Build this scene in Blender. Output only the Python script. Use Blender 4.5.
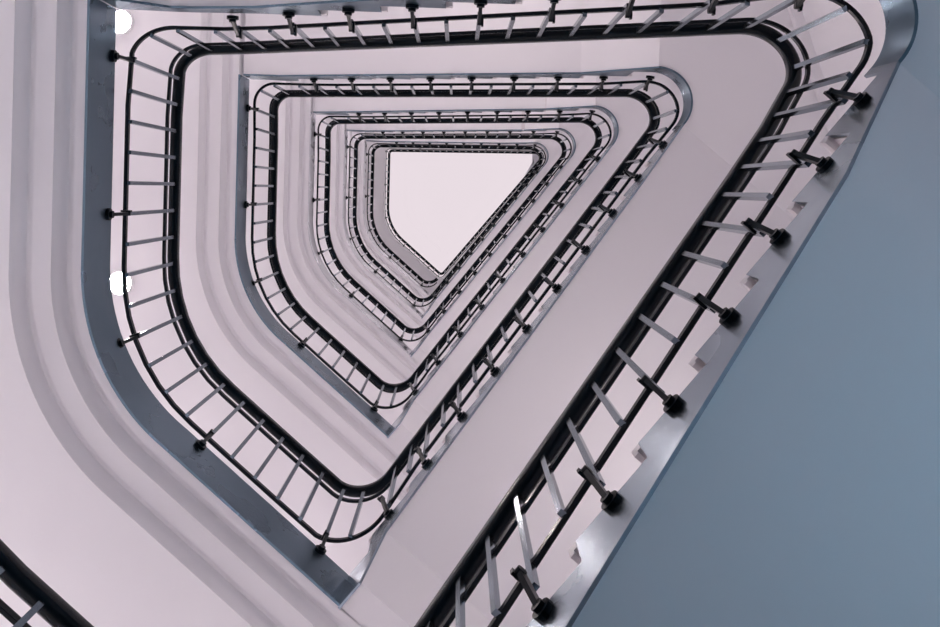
import bpy, math
import numpy as np
from mathutils import Vector

scene = bpy.context.scene
for o in list(bpy.data.objects):
    bpy.data.objects.remove(o, do_unlink=True)
COL = scene.collection

# ------------------------------------------------------------------ camera, sky, exposure
# world: x = picture right, y = picture down, z = straight up the well; the lens stands at the origin
cam_data = bpy.data.cameras.new('camera')
cam = bpy.data.objects.new('camera', cam_data)
COL.objects.link(cam)
cam.location = (0, 0, 0)
cam.rotation_euler = (math.pi, 0, 0)
cam_data.sensor_fit = 'HORIZONTAL'
cam_data.sensor_width = 36.0
cam_data.lens = 955.0 / 940.0 * 36.0
cam_data.shift_x = (470.0 - 458.3) / 940.0
cam_data.shift_y = -(313.5 - 189.9) / 940.0
cam_data.clip_end = 200
scene.camera = cam

world = bpy.data.worlds.new('overcast_sky')
scene.world = world
world.use_nodes = True
bg = world.node_tree.nodes['Background']
bg.inputs['Color'].default_value = (0.86, 0.775, 0.81, 1)
bg.inputs['Strength'].default_value = 1.0

LAMP_STRENGTH = 204.0
LAMP_COLOUR = (1.0, 0.87, 0.86, 1)
LOBBY_FILL_STRENGTH = 72.0
WALL_FILL_STRENGTH = 60.0
LOBBY_FILL_COLOUR = (0.36, 0.74, 1.0, 1)

scene.view_settings.view_transform = 'Standard'
scene.view_settings.look = 'None'
scene.view_settings.exposure = 0.0
scene.view_settings.gamma = 1.0
scene.view_settings.use_curve_mapping = False
scene.cycles.use_denoising = True
scene.cycles.max_bounces = 14
scene.cycles.diffuse_bounces = 8
scene.cycles.glossy_bounces = 4

# ------------------------------------------------------------------ materials
def principled(name, col, rough=0.5, metal=0.0, spec=0.5, bump=None, mottle=None, coat=0.0):
    m = bpy.data.materials.new(name)
    m.use_nodes = True
    nt = m.node_tree
    b = nt.nodes['Principled BSDF']
    b.inputs['Base Color'].default_value = (*col, 1)
    b.inputs['Roughness'].default_value = rough
    b.inputs['Metallic'].default_value = metal
    b.inputs['Specular IOR Level'].default_value = spec
    b.inputs['Coat Weight'].default_value = coat
    tc = nt.nodes.new('ShaderNodeTexCoord')
    if mottle:
        scale, lo, hi = mottle
        n = nt.nodes.new('ShaderNodeTexNoise')
        n.inputs['Scale'].default_value = scale
        n.inputs['Detail'].default_value = 4
        nt.links.new(tc.outputs['Object'], n.inputs['Vector'])
        r = nt.nodes.new('ShaderNodeMapRange')
        r.inputs['From Min'].default_value = 0.3
        r.inputs['From Max'].default_value = 0.7
        r.inputs['To Min'].default_value = lo
        r.inputs['To Max'].default_value = hi
        nt.links.new(n.outputs['Fac'], r.inputs['Value'])
        nt.links.new(r.outputs['Result'], b.inputs['Roughness'])
    if bump:
        scale, strength = bump
        n2 = nt.nodes.new('ShaderNodeTexNoise')
        n2.inputs['Scale'].default_value = scale
        n2.inputs['Detail'].default_value = 3
        nt.links.new(tc.outputs['Object'], n2.inputs['Vector'])
        bp = nt.nodes.new('ShaderNodeBump')
        bp.inputs['Strength'].default_value = strength
        bp.inputs['Distance'].default_value = 0.01
        nt.links.new(n2.outputs['Fac'], bp.inputs['Height'])
        nt.links.new(bp.outputs['Normal'], b.inputs['Normal'])
    return m

M_PAINT = principled('white_paint', (0.85, 0.845, 0.87), 0.65, spec=0.3, bump=(40, 0.03))
M_FLOOR = principled('pale_stone', (0.80, 0.77, 0.79), 0.35, mottle=(6, 0.3, 0.5))
M_GROUND = principled('slate_blue_floor', (0.05, 0.09, 0.13), 0.4, mottle=(5, 0.3, 0.5))
M_BLACK = principled('black_enamel', (0.002, 0.006, 0.010), 0.22, spec=0.15)
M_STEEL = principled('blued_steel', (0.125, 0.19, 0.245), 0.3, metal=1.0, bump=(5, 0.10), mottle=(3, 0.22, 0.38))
M_STRING_LIT = principled('steel_lit_stringer', (0.27, 0.33, 0.385), 0.2, metal=1.0, bump=(5, 0.10), mottle=(3, 0.16, 0.32))  # steel lightened for the right-hand stringers, reflected brightness put into its colour
M_FASCIA_LIT = principled('steel_lit_fascia', (0.62, 0.63, 0.66), 0.3, metal=1.0, bump=(5, 0.10), mottle=(3, 0.2, 0.4))  # steel of the upper fascias, bright grazing reflections painted into its base colour
M_BAR = principled('bar_steel', (0.15, 0.195, 0.235), 0.2, metal=1.0)
M_IRON = principled('dark_iron', (0.002, 0.006, 0.010), 0.3, spec=0.15)
M_OPAL = bpy.data.materials.new('opal_glass_lit')
M_OPAL.use_nodes = True
_b = M_OPAL.node_tree.nodes['Principled BSDF']
_b.inputs['Base Color'].default_value = (0.9, 0.87, 0.88, 1)
_b.inputs['Emission Color'].default_value = LAMP_COLOUR
_b.inputs['Emission Strength'].default_value = LAMP_STRENGTH
M_WALL_FILL = M_OPAL.copy()
M_WALL_FILL.name = 'wall_opal_glass_lit'
M_WALL_FILL.node_tree.nodes['Principled BSDF'].inputs['Emission Strength'].default_value = WALL_FILL_STRENGTH
M_LOBBY_FILL = M_OPAL.copy()
M_LOBBY_FILL.name = 'lobby_fill_glow'
M_LOBBY_FILL.node_tree.nodes['Principled BSDF'].inputs['Emission Color'].default_value = LOBBY_FILL_COLOUR
M_LOBBY_FILL.node_tree.nodes['Principled BSDF'].inputs['Emission Strength'].default_value = LOBBY_FILL_STRENGTH
M_GLASS = bpy.data.materials.new('skylight_glass')
M_GLASS.use_nodes = True
_nt = M_GLASS.node_tree
_nt.nodes.remove(_nt.nodes['Principled BSDF'])
_t = _nt.nodes.new('ShaderNodeBsdfTransparent')
_t.inputs['Color'].default_value = (0.98, 0.97, 0.98, 1)
_g = _nt.nodes.new('ShaderNodeBsdfGlossy')
_g.inputs['Roughness'].default_value = 0.05
_mx = _nt.nodes.new('ShaderNodeMixShader')
_mx.inputs['Fac'].default_value = 0.008
_nt.links.new(_t.outputs[0], _mx.inputs[1])
_nt.links.new(_g.outputs[0], _mx.inputs[2])
_nt.links.new(_mx.outputs[0], _nt.nodes['Material Output'].inputs['Surface'])

# ------------------------------------------------------------------ mesh helpers
def mesh(name, V, F, mat, smooth=None):
    me = bpy.data.meshes.new(name)
    me.from_pydata([tuple(map(float, v)) for v in V], [], F)
    me.materials.append(mat)
    import bmesh
    bm = bmesh.new()
    bm.from_mesh(me)
    bmesh.ops.recalc_face_normals(bm, faces=bm.faces)
    bm.to_mesh(me)
    bm.free()
    if smooth:
        me.shade_smooth()
        me.set_sharp_from_angle(angle=math.radians(smooth))
    me.update()
    return me

def add(name, me, parent=None, loc=(0, 0, 0), rz=0.0, sz=1.0):
    o = bpy.data.objects.new(name, me)
    COL.objects.link(o)
    o.location = loc
    o.rotation_euler = (0, 0, rz)
    o.scale = (1, 1, sz)
    if parent:
        o.parent = parent
    return o

def tag(o, label=None, cat=None, group=None, kind=None):
    for k, v in (('label', label), ('category', cat), ('group', group), ('kind', kind)):
        if v:
            o[k] = v
    return o

def empty(name, loc=(0, 0, 0)):
    o = bpy.data.objects.new(name, None)
    COL.objects.link(o)
    o.location = loc
    o.empty_display_size = 0.2
    return o

def loft(rings, closed=True, caps=True):
    """rings: equal-length lists of 3-D points, joined one to the next."""
    V, F = [], []
    n = len(rings[0])
    for r in rings:
        V += list(r)
    for i in range(len(rings) - 1):
        for j in range(n if closed else n - 1):
            a, b = i * n + j, i * n + (j + 1) % n
            F.append((a, b, b + n, a + n))
    if caps:
        F.append(tuple(range(n)))
        F.append(tuple((len(rings) - 1) * n + j for j in range(n)))
    return V, F

class Bag:
    def __init__(self):
        self.V, self.F = [], []
    def put(self, V, F):
        k = len(self.V)
        self.V += list(V)
        self.F += [tuple(i + k for i in f) for f in F]
    def box(self, c, s, ax=(1, 0), tilt=0.0):
        """box of size s centred at c, x axis turned along ax in plan, tilted by tilt in its x-z plane"""
        ux, uy = ax
        ct, st = math.cos(tilt), math.sin(tilt)
        V = []
        for dx in (-.5, .5):
            for dy in (-.5, .5):
                for dz in (-.5, .5):
                    x, y, z = dx * s[0], dy * s[1], dz * s[2]
                    x, z = x * ct - z * st, x * st + z * ct
                    V.append((c[0] + ux * x - uy * y, c[1] + uy * x + ux * y, c[2] + z))
        self.put(V, [(0, 1, 3, 2), (4, 6, 7, 5), (0, 4, 5, 1), (2, 3, 7, 6), (0, 2, 6, 4), (1, 5, 7, 3)])
    def tube(self, p, q, r, n=10):
        p, q = Vector(p), Vector(q)
        d = (q - p).normalized()
        a = d.orthogonal().normalized()
        b = d.cross(a)
        rings = [[tuple(c + (a * math.cos(2 * math.pi * i / n) + b * math.sin(2 * math.pi * i / n)) * r) for i in range(n)] for c in (p, q)]
        self.put(*loft(rings))

# ------------------------------------------------------------------ plan of the well (inner edge of the handrail)
LINES = {'L': (3.16550051, 1.65072315), 'T': (-1.53612176, 0.77591345),
         'R': (0.70826903, 0.78381625), 'G': (2.30477099, 1.75211991)}
NORMAL = {k: np.array([math.cos(a), math.sin(a)]) for k, (a, d) in LINES.items()}
def cross_lines(n1, d1, n2, d2):
    return np.linalg.solve(np.array([n1, n2]), [d1, d2])
def vertex(a, b):
    return cross_lines(NORMAL[a], LINES[a][1], NORMAL[b], LINES[b][1])
PA, PB, PC, PD = vertex('L', 'T'), vertex('T', 'R'), vertex('R', 'G'), vertex('G', 'L')
def unit(v):
    return v / np.linalg.norm(v)
DIR = {'R': unit(PB - PC), 'T': unit(PA - PB), 'L': unit(PD - PA), 'G': unit(PC - PD)}

class Loop:
    """closed rounded quadrilateral C -> B -> A -> D -> C; s = 0 where the rise from C begins"""
    def __init__(self, verts, radii):
        names = ['C', 'B', 'A', 'D']
        P = dict(zip(names, verts))
        seq = [('R', 'C', 'B'), ('T', 'B', 'A'), ('L', 'A', 'D'), ('G', 'D', 'C')]
        self.tan, self.arc = {}, {}
        for i, (ln, p, q) in enumerate(seq):
            nx = seq[(i + 1) % 4]
            d1, d2 = unit(P[q] - P[p]), unit(P[nx[2]] - P[q])
            ang = math.acos(max(-1, min(1, float(d1 @ d2))))
            r = radii[q]
            t = r * math.tan(ang / 2)
            self.tan[q] = t
            nrm = np.array([d1[1], -d1[0]])
            if nrm @ P[q] < 0:
                nrm = -nrm
            c = P[q] - d1 * t - nrm * r
            a0 = math.atan2(nrm[1], nrm[0])
            nrm2 = np.array([d2[1], -d2[0]])
            if nrm2 @ P[q] < 0:
                nrm2 = -nrm2
            a1 = math.atan2(nrm2[1], nrm2[0])
            while a1 - a0 > math.pi: a1 -= 2 * math.pi
            while a1 - a0 < -math.pi: a1 += 2 * math.pi
            self.arc[q] = (c, r, a0, a1)
        self.pieces, s = [], 0.0
        self.mark = {}
        for ln, p, q in seq:
            d = unit(P[q] - P[p])
            n = np.array([d[1], -d[0]])
            if n @ P[q] < 0: n = -n
            length = np.linalg.norm(P[q] - P[p]) - self.tan[p] - self.tan[q]
            self.pieces.append(('line', s, s + length, P[p] + d * self.tan[p], d, n))
            s += length
            self.mark[q + '0'] = s
            c, r, a0, a1 = self.arc[q]
            al = r * abs(a1 - a0)
            self.pieces.append(('arc', s, s + al, c, r, a0, a1))
            s += al
            self.mark[q + '1'] = s
        self.S = s
    def at(self, s):
        s = s % self.S
        for pc in self.pieces:
            if s <= pc[2] + 1e-9:
                break
        if pc[0] == 'line':
            return pc[3] + pc[4] * (s - pc[1]), pc[5]
        _, s0, s1, c, r, a0, a1 = pc
        a = a0 + (a1 - a0) * (s - s0) / (s1 - s0)
        n = np.array([math.cos(a), math.sin(a)])
        return c + n * r, n
    def stations(self, s0, s1, step=0.35, arcstep=0.14):
        out = [s0, s1]
        k0 = math.floor(s0 / self.S) - 1
        for k in range(k0, math.ceil(s1 / self.S) + 1):
            for pc in self.pieces:
                if pc[0] == 'line':
                    m = max(1, int((pc[2] - pc[1]) / step))
                else:
                    m = max(5, int(abs(pc[6] - pc[5]) / arcstep))
                out += list(k * self.S + np.linspace(pc[1], pc[2], m + 1))
        out = sorted(x for x in out if s0 - 1e-9 <= x <= s1 + 1e-9)
        res = [out[0]]
        for x in out[1:]:
            if x - res[-1] > 1e-4: res.append(x)
        return res

LOOP = Loop([PC, PB, PA, PD], {'C': 0.186, 'B': 0.165, 'A': 0.13, 'D': 1.0})
S = LOOP.S
MK = LOOP.mark
LR, LT = np.linalg.norm(PB - PC), np.linalg.norm(PA - PB)
TB, TA, TC = LOOP.tan['B'], LOOP.tan['A'], LOOP.tan['C']

# handrail heights above the lens
ZL = [2.96, 5.70, 8.719, 12.315, 15.619, 18.675]          # floor landings
ZC = [None, 2.708, 5.732, 8.733, 12.178, 15.698]           # foot of the right-hand flight
ZB = [None, 4.269, 7.407, 10.293, 13.543, 17.329]          # its head
ZT = [None, 4.345, 7.433, 10.217, 13.567, 17.348]          # foot of the upper flight
ZA = [None, 5.97, 8.61, 12.13, 15.65, 18.73]               # its head
def zr(n, u): return ZC[n] + (ZB[n] - ZC[n]) * u / LR       # u metres from corner C along the right-hand flight
def zt(n, v): return ZT[n] + (ZA[n] - ZT[n]) * v / LT       # v metres from corner B along the upper flight
_g, _z = [MK['B1'] - 1.0, MK['C0']], [ZL[0], ZL[0]]
for n in range(1, 6):
    for s, z in ((0, zr(n, TC)), (MK['B0'] - 0.3, zr(n, LR - TB - 0.3)), (MK['B0'], zr(n, LR - TB) + (0.10 if n == 1 else 0.02)), (MK['B1'], zt(n, TB)), (MK['A0'], zt(n, LT - TA)),
                 (MK['A1'] + 0.05, ZL[n]), (MK['C0'], ZL[n])):
        _g.append(n * S + s)
        _z.append(z)
_g.append(6 * S + 1)
_z.append(ZL[5])
_gg = np.arange(0, 6 * S + 1, 0.01)
_raw = np.interp(_gg, _g, _z)
_k = np.hanning(23); _k /= _k.sum()
_sm = np.convolve(np.pad(_raw, 11, mode='edge'), _k, mode='valid')
def hr(g): return float(np.interp(g, _gg, _sm))             # handrail height at path position g = storey * S + s
# drop of the lower rail under the handrail
_bs = [0, 0.15, MK['B0'] - 0.15, MK['B0'] + 0.1, MK['B1'] - 0.1, MK['B1'] + 0.25, MK['A0'] - 0.35, MK['A1'], MK['C0'], S]
_bv = [0.74, 0.61, 0.62, 0.80, 0.80, 0.62, 0.64, 0.84, 0.84, 0.74]
def low(g): return float(np.interp(g % S, _bs, _bv))

# ------------------------------------------------------------------ outer walls
WB1, WB2 = np.array([2.19, -1.25]), np.array([2.55, -0.16])
nb = unit(np.array([(WB2 - WB1)[1], -(WB2 - WB1)[0]]))
if nb @ WB1 < 0: nb = -nb
WALLS = [('left', NORMAL['L'], LINES['L'][1] + 1.75), ('back', NORMAL['T'], LINES['T'][1] + 1.32),
         ('corner', nb, float(nb @ WB1)), ('right', NORMAL['R'], LINES['R'][1] + 1.36),
         ('front', NORMAL['G'], LINES['G'][1] + 1.75)]
def wall_hit(p, n):
    """distance from p along n to the nearest outer wall"""
    best = 9e9
    for _, wn, wd in WALLS:
        c = n @ wn
        if c > 1e-6:
            t = (wd - p @ wn) / c
            if t > 0: best = min(best, t)
    return best
GROUND, ROOF = -1.30, 26.2
WV = []
for i in range(5):
    a, b = WALLS[i], WALLS[(i + 1) % 5]
    WV.append(cross_lines(a[1], a[2], b[1], b[2]))          # vertex between wall i and i+1
for i, (nm, wn, wd) in enumerate(WALLS):
    p, q = WV[i - 1], WV[i]
    d = unit(q - p)
    V = []
    for z in (GROUND - 0.2, ROOF + 0.2):
        for pt in (p, q, q + wn * 0.2 + d * 0.1, p + wn * 0.2 - d * 0.1):
            V.append((pt[0], pt[1], z))
    F = [(0, 1, 2, 3), (4, 5, 6, 7), (0, 1, 5, 4), (1, 2, 6, 5), (2, 3, 7, 6), (3, 0, 4, 7)]
    w = add('wall_' + nm, mesh('wall_' + nm, V, F, M_PAINT))
    tag(w, 'white painted outer wall of the stairwell, %s side' % nm, 'wall', kind='structure')
V, F = loft([[(p[0], p[1], z) for p in WV] for z in (GROUND - 0.2, GROUND)])
tag(add('floor', mesh('floor', V, F, M_GROUND)), 'dark blue grey ground floor under the stairwell', 'floor', kind='structure')

# roof: ceiling with an opening over the well, closed by a skylight
OPEN = [np.array(p) for p in ((-2.35, -1.5), (2.1, -1.5), (2.1, -0.75), (0.15, 2.75), (-0.75, 2.75), (-2.35, 1.5))]
def ring_slab(outer, inner, z0, z1):
    """flat slab between a convex outer polygon and an inner polygon, matched by angle"""
    N = 72
    def ray(poly, a):
        d = np.array([math.cos(a), math.sin(a)])
        best = None
        for i in range(len(poly)):
            p, q = np.array(poly[i - 1]), np.array(poly[i])
            m = np.array([d, -(q - p)]).T
            if abs(np.linalg.det(m)) < 1e-9: continue
            t, u = np.linalg.solve(m, p)
            if t > 0 and -1e-6 <= u <= 1 + 1e-6: best = t if best is None else max(best, t)
        return d * best
    ang = sorted(set(list(np.linspace(-math.pi, math.pi, N, endpoint=False)) +
                     [math.atan2(p[1], p[0]) for p in list(outer) + list(inner)]))
    rings = []
    for a in ang + [ang[0]]:
        o, i = ray(outer, a), ray(inner, a)
        rings.append([(i[0], i[1], z0), (o[0], o[1], z0), (o[0], o[1], z1), (i[0], i[1], z1)])
    return loft(rings, closed=True, caps=False)
V, F = ring_slab(WV, OPEN, ROOF, ROOF + 0.2)
tag(add('ceiling', mesh('ceiling', V, F, M_PAINT)), 'white roof ceiling around the skylight', 'ceiling', kind='structure')
sky = tag(empty('window_1', (0, 0.5, ROOF + 0.2)), 'pale glazed skylight closing the top of the stairwell', 'skylight', kind='structure')
bag = Bag()
for i in range(len(OPEN)):
    p, q = OPEN[i - 1], OPEN[i]
    d = q - p
    bag.box(((p + q)[0] / 2, (p + q)[1] / 2 - 0.5, 0.06), (np.linalg.norm(d) + 0.12, 0.1, 0.12), unit(d))
add('frame', mesh('frame', bag.V, bag.F, M_PAINT), sky)
V, F = loft([[(p[0], p[1] - 0.5, z) for p in OPEN] for z in (0.05, 0.07)])
add('pane', mesh('pane', V, F, M_GLASS), sky)

# ------------------------------------------------------------------ soffit heights
DR, DT = 1.07, 1.05          # handrail to soffit on the flights
DL = 1.29                    # handrail to soffit edge on the landings
FLOOR_DROP = 0.965           # handrail to landing floor
def bottom_r(n, u):
    ks = [-0.06, 0.10, 0.24, LR - TB - 0.5, LR - TB]
    vs = [ZL[n - 1] - DL if n > 1 else zr(n, 0.24) - DR - 0.3, 0, zr(n, 0.24) - DR, zr(n, LR - TB - 0.5) - DR, bottom_b(n)]
    vs[1] = vs[0]
    return float(np.interp(u, ks, vs))
def bottom_b(n): return (zr(n, LR - TB) + zt(n, TB)) / 2 - (1.13 if n == 1 else 1.17)
def bottom_t(n, v):
    ks = [TB, TB + 0.45] + list(np.linspace(TB + 0.6, LT - 0.22, 8)) + [LT + 0.05]
    vs = [bottom_b(n)] + [min(zt(n, k) - DT, ZL[n] - 1.03) for k in ks[1:-1]] + [ZL[n] - DL + 0.06]
    return float(np.interp(v, ks, vs))
R_TREADS = sorted(1.773 - (0.064 + 0.29 * k) for k in range(-4, 6))        # distances from corner C
T_TREADS = sorted((1.648 - (0.096 + 0.31 * k)) for k in range(-4, 4))      # distances from corner B
R_HALF, T_HALF = 0.145, 0.155
SET_R, SET_T, SET_L, SET_G, SET_B = 0.046, 0.062, 0.066, 0.030, 0.055

def flight(n, which):
    """a straight flight: soffit slab, sawtooth stringer, treads"""
    if which == 'R':
        P0, d, nrm, half, setb = PC, DIR['R'], NORMAL['R'], R_HALF, SET_R
        treads, bot = R_TREADS, (lambda u: bottom_r(n, u))
        u0, u1 = -0.05, LR - TB
        f0, f1 = (ZL[n - 1] - FLOOR_DROP if n > 1 else bot(-.05) + .3), bottom_b(n) + 0.205
        keys = [-0.05, 0.10, 0.17, 0.24, LR - TB - 0.5]
    else:
        P0, d, nrm, half, setb = PB, DIR['T'], NORMAL['T'], T_HALF, SET_T
        treads, bot = T_TREADS, (lambda u: bottom_t(n, u))
        u0, u1 = TB, LT + 0.055
        f0, f1 = bottom_b(n) + 0.205, ZL[n] - FLOOR_DROP
        keys = [TB, TB + 0.45, LT - 0.22]
    tz = [min(bot(u) + 0.205, f1 - 0.005) for u in treads]
    mid = treads[len(treads) // 2]
    base = P0 + d * mid + nrm * (setb + 0.6)
    loc = np.array([base[0], base[1], bot(mid)])
    root = empty('stair_flight', loc)
    side = 'right-hand diagonal' if which == 'R' else 'upper horizontal'
    extra = {1: 'nearest the camera', 2: 'second up from the camera', 3: 'third up from the camera',
             4: 'fourth up from the camera', 5: 'farthest up, by the skylight'}[n]
    where = 'along the right side of the well' if which == 'R' else 'along the top side of the well'
    tag(root, 'white stair flight %s, %s' % (where, extra), 'stairs', 'stair flights')
    us = sorted(set(keys + list(np.linspace(u0, u1, 14)) + [u0, u1]))
    rings = []
    for u in us:
        p = P0 + d * u
        w = wall_hit(p, nrm)
        a, b = p + nrm * (setb + 0.012), p + nrm * (w - 0.004)
        z = bot(u)
        rings.append([np.array([a[0], a[1], z]) - loc, np.array([b[0], b[1], z]) - loc,
                      np.array([b[0], b[1], z + 0.1]) - loc, np.array([a[0], a[1], z + 0.1]) - loc])
    add('soffit', mesh('soffit', *loft(rings), M_PAINT, 25), root)
    # sawtooth stringer plate
    steps = [(u0, f0)]
    lo = [bot(u0)]
    pts_u, pts_top = [u0], [f0]
    for u, z in zip(treads, tz):
        a, b = max(u - half, u0 + 1e-3), min(u + half, u1 - 1e-3)
        pts_u += [a, a + 1e-3, b]
        pts_top += [pts_top[-1], z, z]
    pts_u += [min(pts_u[-1] + 1e-3, u1), u1]
    pts_top += [f1, f1]
    rings = []
    allu = list(zip(pts_u, pts_top)) + [(k, None) for k in keys]
    allu.sort(key=lambda t: t[0])
    last = f0
    for u, zt_ in allu:
        if zt_ is None: zt_ = last
        last = zt_
        p = P0 + d * u
        a, b = p + nrm * setb, p + nrm * (setb + 0.012)
        z = bot(u) - 0.012
        rings.append([np.array([a[0], a[1], z]) - loc, np.array([b[0], b[1], z]) - loc,
                      np.array([b[0], b[1], max(zt_, z + 0.1)]) - loc, np.array([a[0], a[1], max(zt_, z + 0.1)]) - loc])
    add('stringer', mesh('stringer', *loft(rings), M_STRING_LIT if which == 'R' else M_STEEL), root)
    prev = f0
    for u, z in zip(treads, tz):
        a = P0 + d * (u - half - 0.03)
        w = min(wall_hit(P0 + d * u, nrm), wall_hit(P0 + d * (u - half - 0.03), nrm), wall_hit(P0 + d * (u + half), nrm))
        bag = Bag()
        wd = w - 0.004 - (setb + 0.001)
        c = P0 + d * (u - 0.015) + nrm * (setb + 0.001 + wd / 2)
        bag.box((c[0] - loc[0], c[1] - loc[1], z - 0.018 - loc[2]), (2 * half + 0.03, wd, 0.032), d)
        # nosing lip and riser board
        c2 = P0 + d * (u - half - 0.022) + nrm * (setb + 0.001 + wd / 2)
        bag.box((c2[0] - loc[0], c2[1] - loc[1], z - 0.036 - loc[2]), (0.016, wd, 0.03), d)
        h = max(z - prev, 0.05)
        wd2 = w - setb - 0.02
        c3 = P0 + d * (u - half + 0.008) + nrm * (setb + 0.02 + wd2 / 2)
        bag.box((c3[0] - loc[0], c3[1] - loc[1], z - h / 2 - loc[2]), (0.016, wd2, h), d)
        add('tread', mesh('tread', bag.V, bag.F, M_STEP), root)
        prev = z
    return root
M_STEP = principled('grey_step_stone', (0.80, 0.77, 0.79), 0.35)

def half_landing(n):
    """rounded corner landing between the two flights of a storey"""
    zb = bottom_b(n)
    st = LOOP.stations(MK['B0'], MK['B1'], arcstep=0.09)
    c0, _ = LOOP.at((MK['B0'] + MK['B1']) / 2)
    loc = np.array([c0[0] + 0.3, c0[1] - 0.1, zb])
    root = empty('corner_landing', loc)
    tag(root, 'white rounded corner landing at right of well, %s' % {1: 'nearest the camera', 2: 'second up from the camera',
        3: 'third up from the camera', 4: 'fourth up from the camera', 5: 'farthest up, by the skylight'}[n], 'landing', 'corner landings')
    rings, plate = [], []
    zr0, zt0 = bottom_r(n, LR - TB), bottom_b(n)
    for i, s in enumerate(st):
        f = i / (len(st) - 1)
        p, nn = LOOP.at(s)
        sb = SET_R + (SET_T - SET_R) * f
        w = wall_hit(p, nn)
        z = float(np.interp(f, [0, 0.12, 1], [zr0, zb, zb]))
        a, b = p + nn * (sb + 0.012), p + nn * (w - 0.004)
        rings.append([np.array([a[0], a[1], z]) - loc, np.array([b[0], b[1], z]) - loc,
                      np.array([b[0], b[1], zb + 0.205]) - loc, np.array([a[0], a[1], zb + 0.205]) - loc])
        a2 = p + nn * sb
        plate.append([np.array([a2[0], a2[1], z - 0.012]) - loc, np.array([a[0], a[1], z - 0.012]) - loc,
                      np.array([a[0], a[1], zb + 0.205]) - loc, np.array([a2[0], a2[1], zb + 0.205]) - loc])
    add('slab', mesh('slab', *loft(rings), M_PAINT, 25), root)
    add('fascia', mesh('fascia', *loft(plate), M_STEEL, 40), root)

def landing_path():
    """stations (point, outward normal, setback, on_edge) along the floor landing, from the back wall to the right wall"""
    out = []
    dl, dg = DIR['L'], DIR['G']
    # from the back wall down to corner A
    c = dl @ NORMAL['T']
    t = (WALLS[1][2] - PA @ NORMAL['T']) / c
    out.append((PA + dl * t, NORMAL['L'], SET_L, False))
    ta = (SET_T) / c
    out.append((PA + dl * ta, NORMAL['L'], SET_L, True))
    for s in LOOP.stations(MK['A1'], MK['C0'], step=0.3, arcstep=0.05):
        p, n = LOOP.at(s)
        f = min(1, max(0, (s - MK['D0']) / (MK['D1'] - MK['D0'])))
        out.append((p, n, SET_L + (SET_G - SET_L) * f, True))
    c = dg @ NORMAL['R']
    out.append((PC + dg * (SET_R / c), NORMAL['G'], SET_G, True))
    t = (WALLS[3][2] - PC @ NORMAL['R']) / c
    out.append((PC + dg * t, NORMAL['G'], SET_G, False))
    return out
LPATH = landing_path()

def cove(x0, z0, drop, r, k=14):
    """quarter-round cove going outward and down from (x0, z0); returns (x, z) points"""
    # hollowed like a scotia: rises a little before it drops to the lip
    pts = []
    for i in range(k + 1):
        f = i / k
        pts.append((x0 + r * (1 - (1 - f) ** 2.2), z0 + 0.045 * math.sin(math.pi * min(1, f * 1.25)) ** 2 * (1 - f) - drop * f ** 3))
    return pts

def landing(n):
    z = ZL[n]
    loc = np.array([-2.3, 0.6, z - DL])
    root = empty('floor_landing', loc)
    tag(root, 'white floor landing with coved underside at left, %s' % {0: 'below the lower left handrail',
        1: 'nearest the camera', 2: 'second up from the camera', 3: 'third up from the camera',
        4: 'fourth up from the camera', 5: 'fifth up from the camera'}[n], 'landing', 'floor landings')
    rings, plate = [], []
    for p, nn, sb, edge in LPATH:
        w = wall_hit(p, nn)
        e = sb + 0.012
        prof = [(e, z - FLOOR_DROP), (w - 0.004, z - FLOOR_DROP), (w - 0.004, z - DL - 0.18), (sb + 0.266, z - DL - 0.18)]
        prof += list(reversed(cove(sb + 0.200, z - DL - 0.09, 0.09, 0.066)))[1:]
        prof += list(reversed(cove(sb + 0.052, z - DL, 0.09, 0.066)))
        prof += [(e, z - DL)]
        ring = []
        for dl_, zz in prof:
            q = p + nn * dl_
            ring.append(np.array([q[0], q[1], zz]) - loc)
        rings.append(ring)
        if edge:
            a, b = p + nn * sb, p + nn * e
            plate.append([np.array([a[0], a[1], z - DL - 0.012]) - loc, np.array([b[0], b[1], z - DL - 0.012]) - loc,
                          np.array([b[0], b[1], z - FLOOR_DROP]) - loc, np.array([a[0], a[1], z - FLOOR_DROP]) - loc])
    add('slab', mesh('slab', *loft(rings), M_PAINT, 40), root)
    add('fascia', mesh('fascia', *loft(plate), M_FASCIA_LIT if n > 2 else M_STEEL, 40), root)

# ------------------------------------------------------------------ balustrades
def prism(w, h, bev):
    """bevelled rectangular section centred on (0,0)"""
    a, b = w / 2, h / 2
    return [(-a, -b + bev), (-a + bev, -b), (a - bev, -b), (a, -b + bev), (a, b - bev), (a - bev, b), (-a + bev, b), (-a, b - bev)]
HANDRAIL = [(0.0, -0.052), (0.004, -0.066), (0.018, -0.075), (0.044, -0.075), (0.056, -0.066), (0.060, -0.052),
            (0.060, -0.016), (0.054, -0.005), (0.043, 0.0), (0.017, 0.0), (0.006, -0.005), (0.0, -0.016)]
UP = 0.18
bag = Bag()
bag.box((0, 0, 0.5), (0.020, 0.020, 1.0))
ME_BALUSTER = mesh('baluster', bag.V, bag.F, M_BAR)

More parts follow.
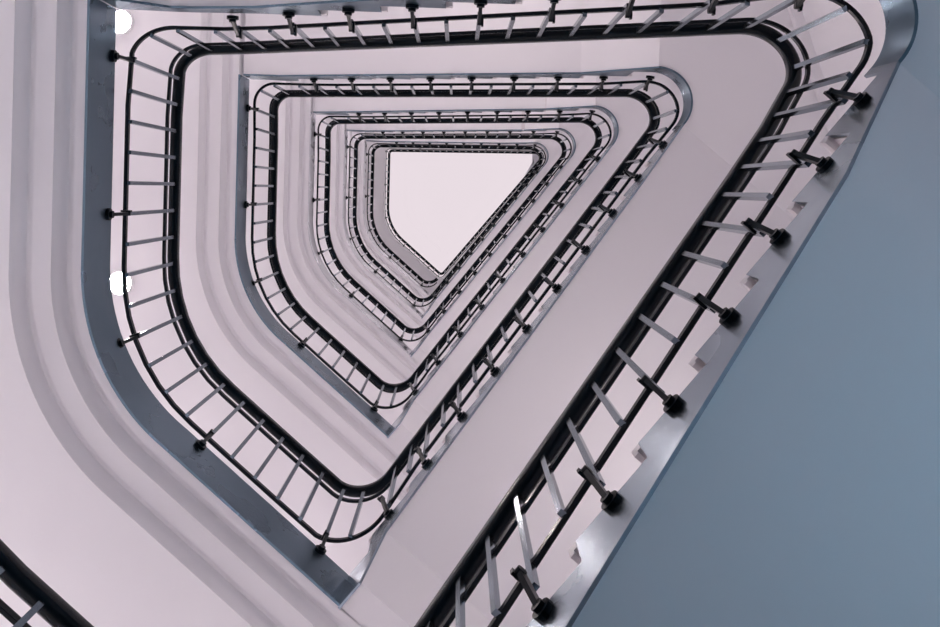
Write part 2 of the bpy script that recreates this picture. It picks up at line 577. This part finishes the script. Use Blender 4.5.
def bracket_mesh(name, x0, z0, x1, z1, flange):
    """bent bar from a round flange on the fascia (x0) inward to the lower rail (x1); x = outward"""
    bag = Bag()
    bag.tube((x0, 0, z0), (x0 - 0.016, 0, z0), flange, 14)
    bag.tube((x0 - 0.014, 0, z0), (x0 - 0.030, 0, z0), flange * 0.6, 12)
    L = math.hypot(x1 - x0 + 0.02, z1 - z0)
    t = math.atan2(z1 - z0, x1 - x0 + 0.02)
    bag.box(((x0 - 0.02 + x1) / 2, 0, (z0 + z1) / 2), (L + 0.012, 0.016, 0.022), (1, 0), t)
    bag.box((x1 + 0.006, 0.013, z1 + 0.004), (0.05, 0.010, 0.026), (1, 0), 0.0)
    bag.tube((x1, -0.010, z1 + 0.002), (x1, 0.018, z1 + 0.002), 0.015, 12)
    return mesh(name, bag.V, bag.F, M_IRON)
ME_BR_LAND = bracket_mesh('bracket', SET_L, -1.02, 0.022, -0.865, 0.030)
ME_BR_GRAND = bracket_mesh('bracket', SET_G, -1.02, 0.006, -0.865, 0.030)
ME_BR_FLIGHT = bracket_mesh('bracket', SET_R, -0.90, -0.022, -0.77, 0.030)
ME_BR_TOP = bracket_mesh('bracket', SET_T, -0.90, -0.010, -0.77, 0.030)

def sweep(loop, ss, sect, zf, loc, off=0.0):
    rings = []
    for s in ss:
        p, nn = loop.at(s)
        z = zf(s)
        rings.append([np.array([p[0] + nn[0] * (x + off), p[1] + nn[1] * (x + off), z + y]) - loc for x, y in sect])
    return rings

def baluster_positions(n):
    """path positions of balusters; True marks the ones that stand on a bracket"""
    pos = []
    if n > 0:
        for i, u in enumerate(R_TREADS):
            s = u - TC
            if s > 0.02:
                pos.append((s, 'R'))
                pos.append((s + 0.145, None))
            else:
                pos.append((0.0, 'R')); pos.append((s + 0.145, None))
        pos = [q for q in pos if q[0] < MK['B0'] - 0.01]
        first_t = MK['B1'] + (T_TREADS[0] - TB)
        br0 = pos[-1][0] if pos[-1][1] else pos[-2][0]
        end_b = MK['B1'] - 0.02
        start = pos[-1][0]
        m = max(2, round((end_b - start) / 0.135))
        for k in range(1, m):
            pos.append((start + (end_b - start) * k / m, None))
        pos.append((end_b, 'T'))
        m = max(1, round((first_t - end_b) / 0.155))
        for k in range(1, m):
            pos.append((end_b + (first_t - end_b) * k / m, None))
        for v in T_TREADS:
            s = MK['B1'] + v - TB
            pos.append((s, 'T'))
            pos.append((s + 0.155, None))
        last = pos[-1][0]
        m = round((MK['A0'] - last) / 0.155)
        for k in range(1, m + 1):
            pos.append((last + (MK['A0'] - last) * k / m, None))
        pos.append(((MK['A0'] + MK['A1']) / 2, None))
    # landing: bracket just after corner A, then every fifth baluster
    s0, s1 = MK['A1'] + 0.045, MK['C0'] + 0.04
    m = round((s1 - s0) / 0.159)
    for k in range(m + 1):
        s = s0 + (s1 - s0) * k / m
        kind = None
        if k in (0, 5, 9, 13, m):
            kind = 'L' if s < (MK['D0'] + MK['D1']) / 2 else 'G'
        pos.append((s, kind))
    pos.append(((MK['C0'] + S) / 2, None))
    return pos

WHICH = {0: 'crossing the lower left corner of the picture, closest', 1: 'the largest full ring, nearest the camera',
         2: 'second ring up, inside the largest one', 3: 'third ring up, in the middle of the nest of rings',
         4: 'fourth ring up, two inside the middle one', 5: 'fifth ring up, just outside the smallest at the skylight'}
def balustrade(n):
    g0 = n * S + (0 if n else MK['A1'] + 0.0)
    g1 = (n + 1) * S
    p0, _ = LOOP.at(MK['A1'] + 0.5)
    loc = np.array([p0[0], p0[1], ZL[n] - FLOOR_DROP])
    root = empty('stair_balustrade', loc)
    tag(root, 'black metal stair balustrade, %s' % WHICH[n], 'railing', 'balustrades one above the other')
    ss = LOOP.stations(g0, g1, step=0.25, arcstep=0.11)
    add('handrail', mesh('handrail', *loft(sweep(LOOP, ss, HANDRAIL, hr, loc)), M_BLACK, 50), root)
    add('upper_rail', mesh('upper_rail', *loft(sweep(LOOP, ss, prism(0.016, 0.030, 0.002), lambda s: hr(s) - UP, loc, 0.040)), M_BLACK, 30), root)
    add('lower_rail', mesh('lower_rail', *loft(sweep(LOOP, ss, prism(0.018, 0.030, 0.002), lambda s: hr(s) - low(s), loc, 0.040)), M_BLACK, 30), root)
    for s, kind in baluster_positions(n):
        g = n * S + s
        p, nn = LOOP.at(s)
        z1 = hr(g) - 0.05
        z0 = hr(g) - low(g) - 0.012
        if kind in ('R', 'T'): z0 = hr(g) - 0.79
        q = p + nn * 0.024
        rz = math.atan2(nn[1], nn[0])
        add('baluster', ME_BALUSTER, root, np.array([q[0], q[1], z0]) - loc, rz, z1 - z0)
        if kind:
            me = {'R': ME_BR_FLIGHT, 'T': ME_BR_TOP, 'L': ME_BR_LAND, 'G': ME_BR_GRAND}[kind]
            add('bracket', me, root, np.array([p[0], p[1], hr(g)]) - loc, rz)

for n in range(0, 6):
    landing(n)
for n in range(1, 6):
    flight(n, 'R')
    half_landing(n)
    flight(n, 'T')
for n in range(0, 6):
    balustrade(n)

# ------------------------------------------------------------------ top gallery: level slab and guard rail under the skylight
H6 = 22.85
tp, tq = np.array([-1.61, -0.907]), np.array([1.81, -0.859])
tn = unit(np.array([(tq - tp)[1], -(tq - tp)[0]]))
if tn @ tp < 0: tn = -tn
top_lines = {'L': (NORMAL['L'], LINES['L'][1] - 0.01), 'T': (tn, float(tn @ tp)), 'R': (NORMAL['R'], 0.99), 'G': (NORMAL['G'], LINES['G'][1])}
def tv(a, b): return cross_lines(*top_lines[a], *top_lines[b])
TOP = Loop([tv('R', 'G'), tv('T', 'R'), tv('L', 'T'), tv('G', 'L')], {'C': 0.05, 'B': 0.10, 'A': 0.05, 'D': 1.0})
loc = np.array([-2.3, 0.6, H6 - 1.2])
root = empty('top_gallery', loc)
tag(root, 'white top floor gallery edge framing the skylight opening', 'landing')
st = TOP.stations(0, TOP.S, step=0.4, arcstep=0.1)
rings, plate = [], []
for s in st:
    p, nn = TOP.at(s)
    w = wall_hit(p, nn)
    rings.append([np.array([p[0] + nn[0] * x, p[1] + nn[1] * x, z]) - loc for x, z in
                  ((0.07, H6 - 1.2), (w - 0.004, H6 - 1.2), (w - 0.004, H6 - 0.95), (0.07, H6 - 0.95))])
    plate.append([np.array([p[0] + nn[0] * x, p[1] + nn[1] * x, z]) - loc for x, z in
                  ((0.05, H6 - 1.21), (0.07, H6 - 1.21), (0.07, H6 - 0.95), (0.05, H6 - 0.95))])
add('slab', mesh('slab', *loft(rings, caps=False), M_PAINT, 30), root)
add('fascia', mesh('fascia', *loft(plate, caps=False), M_PAINT, 30), root)
loc = np.array([-1.6, 0.0, H6 - 0.95])
root = empty('guard_rail', loc)
tag(root, 'black metal guard rail, the smallest innermost ring, directly framing the bright skylight', 'railing', 'balustrades one above the other')
for nm, sect, dz, off in (('handrail', HANDRAIL, 0, 0), ('upper_rail', prism(0.016, 0.03, 0.002), -UP, 0.04), ('lower_rail', prism(0.018, 0.03, 0.002), -0.84, 0.04)):
    add(nm, mesh(nm, *loft(sweep(TOP, st, sect, lambda s: H6 + dz, loc, off), caps=False), M_BLACK, 40), root)
m = round(TOP.S / 0.15)
for k in range(m):
    s = TOP.S * (k + 0.5) / m
    p, nn = TOP.at(s)
    q = p + nn * 0.024
    add('baluster', ME_BALUSTER, root, np.array([q[0], q[1], H6 - 0.87]) - loc, math.atan2(nn[1], nn[0]), 0.82)
    if k % 5 == 2:
        add('bracket', ME_BR_LAND, root, np.array([p[0], p[1], H6]) - loc, math.atan2(nn[1], nn[0]))

# ------------------------------------------------------------------ cornice under the corner landings
for n in range(1, 6):
    p, q = WV[1], WV[2]
    d = unit(q - p)
    wn = WALLS[2][1]
    c = (p + q) / 2 - wn * 0.033
    bag = Bag()
    bag.box((0, 0, 0), (np.linalg.norm(q - p) - 0.12, 0.066, 0.05), d)
    o = add('trim_%d' % n, mesh('cornice', bag.V, bag.F, M_PAINT), None, (c[0], c[1], bottom_b(n) - 0.03))
    tag(o, 'slim white cornice where the outer wall meets a corner landing, storey %s' % ['', 'one', 'two', 'three', 'four', 'five'][n], 'cornice', kind='structure')

# ------------------------------------------------------------------ ceiling lamps
def lens(r, h, k=4, m=28):
    rings = []
    for i in range(k):
        a = math.pi / 2 * i / k
        rings.append([(r * math.cos(a) * math.cos(2 * math.pi * j / m), r * math.cos(a) * math.sin(2 * math.pi * j / m), -h * math.sin(a)) for j in range(m)])
    return loft(rings)
ME_LENS = mesh('lens', *lens(0.082, 0.028), M_OPAL, 60)
ME_LENS_COOL = mesh('lens', *lens(0.082, 0.028), M_LOBBY_FILL, 60)
_prof = [(0.082, 0.0), (0.082, -0.010), (0.088, -0.014), (0.104, -0.008), (0.106, 0.0)]
ME_BEZEL = mesh('bezel', *loft([[(r * math.cos(a), r * math.sin(a), z) for r, z in _prof] for a in np.linspace(0, 2 * math.pi, 33)], caps=False), M_PAINT, 40)
def lamp(n, x, y, lab):
    z = (ZL[n] - DL - 0.18) if n < 6 else H6 - 1.2
    root = empty('ceiling_lamp', (x, y, z))
    tag(root, lab, 'lamp', 'ceiling lamps')
    add('bezel', ME_BEZEL, root)
    add('lens', ME_LENS if n else ME_LENS_COOL, root, (0, 0, -0.001))
STOREY = ['lowest', 'first', 'second', 'third', 'fourth', 'fifth', 'top']
_gn, _gd = NORMAL['G'], DIR['G']
SPOTS = [(-2.565, -1.275), (-2.565, 0.707)] + [tuple(_gn * 2.87 + _gd * t) for t in (-0.35, 0.95)]  # last two spots are added fill lights, hidden, to even out the landings
for n in range(1, 7):
    for j, (x, y) in enumerate(SPOTS):
        if n == 6 and j > 1: continue
        if n == 2 and j < 2:
            lab = ['lit ceiling lamp glaring in the top left corner of the largest railing ring',
                   'lit ceiling lamp glaring halfway down the left side of the largest railing ring'][j]
        else:
            lab = 'lit white ceiling lamp under the %s landing, %s' % (STOREY[n], ['nearest the back wall', 'second from the back wall', 'added unseen fill third from the back wall', 'added unseen fill nearest the right-hand flight'][j])
        lamp(n, x, y, lab)

# unseen fill lights on the walls, added to brighten the flight undersides
_w = []
for i in range(7):
    a = math.pi / 2 * i / 7
    _w.append([(-0.07 * math.sin(a) - 0.02, 0.12 * math.cos(a) * math.cos(b), 0.08 * math.cos(a) * math.sin(b)) for b in np.linspace(0, 2 * math.pi, 24, endpoint=False)])
ME_WALL_FILL = mesh('fill_dome', *loft(_w), M_WALL_FILL, 60)
ME_FILL_BASE = mesh('base', *loft([[(x, 0.14 * math.cos(b), 0.10 * math.sin(b)) for b in np.linspace(0, 2 * math.pi, 24, endpoint=False)] for x in (-0.02, -0.003)]), M_PAINT, 40)
ME_LOBBY_FILL = mesh('fill_dome', *loft(_w), M_LOBBY_FILL, 60)
for n in range(0, 6):
    for which in 'RT':
        if n == 0 and which == 'T': continue
        wn, wd = (WALLS[3][1], WALLS[3][2]) if which == 'R' else (WALLS[1][1], WALLS[1][2])
        mid = (PC + PB) / 2 if which == 'R' else (PB + PA) / 2
        p = mid + wn * (wd - mid @ wn)
        if n == 0: p = p + DIR['R'] * 1.0  # added cool fill, out of view, turns the lowest flight underside blue
        z = 1.25 if n == 0 else (zr(n, LR / 2) if which == 'R' else zt(n, LT / 2)) + 0.95
        root = empty('wall_lamp', (p[0], p[1], z))
        root.rotation_euler = (0, 0, math.atan2(wn[1], wn[0]))
        tag(root, 'added unseen cool fill light low in the ground floor lobby' if n == 0 else 'added unseen fill light over the %s stair flight of the %s storey' % ('right-hand' if which == 'R' else 'upper', STOREY[n]), 'lamp', 'added fill lights over the flights')
        add('base', ME_FILL_BASE, root)
        add('fill_dome', ME_WALL_FILL if n else ME_LOBBY_FILL, root)
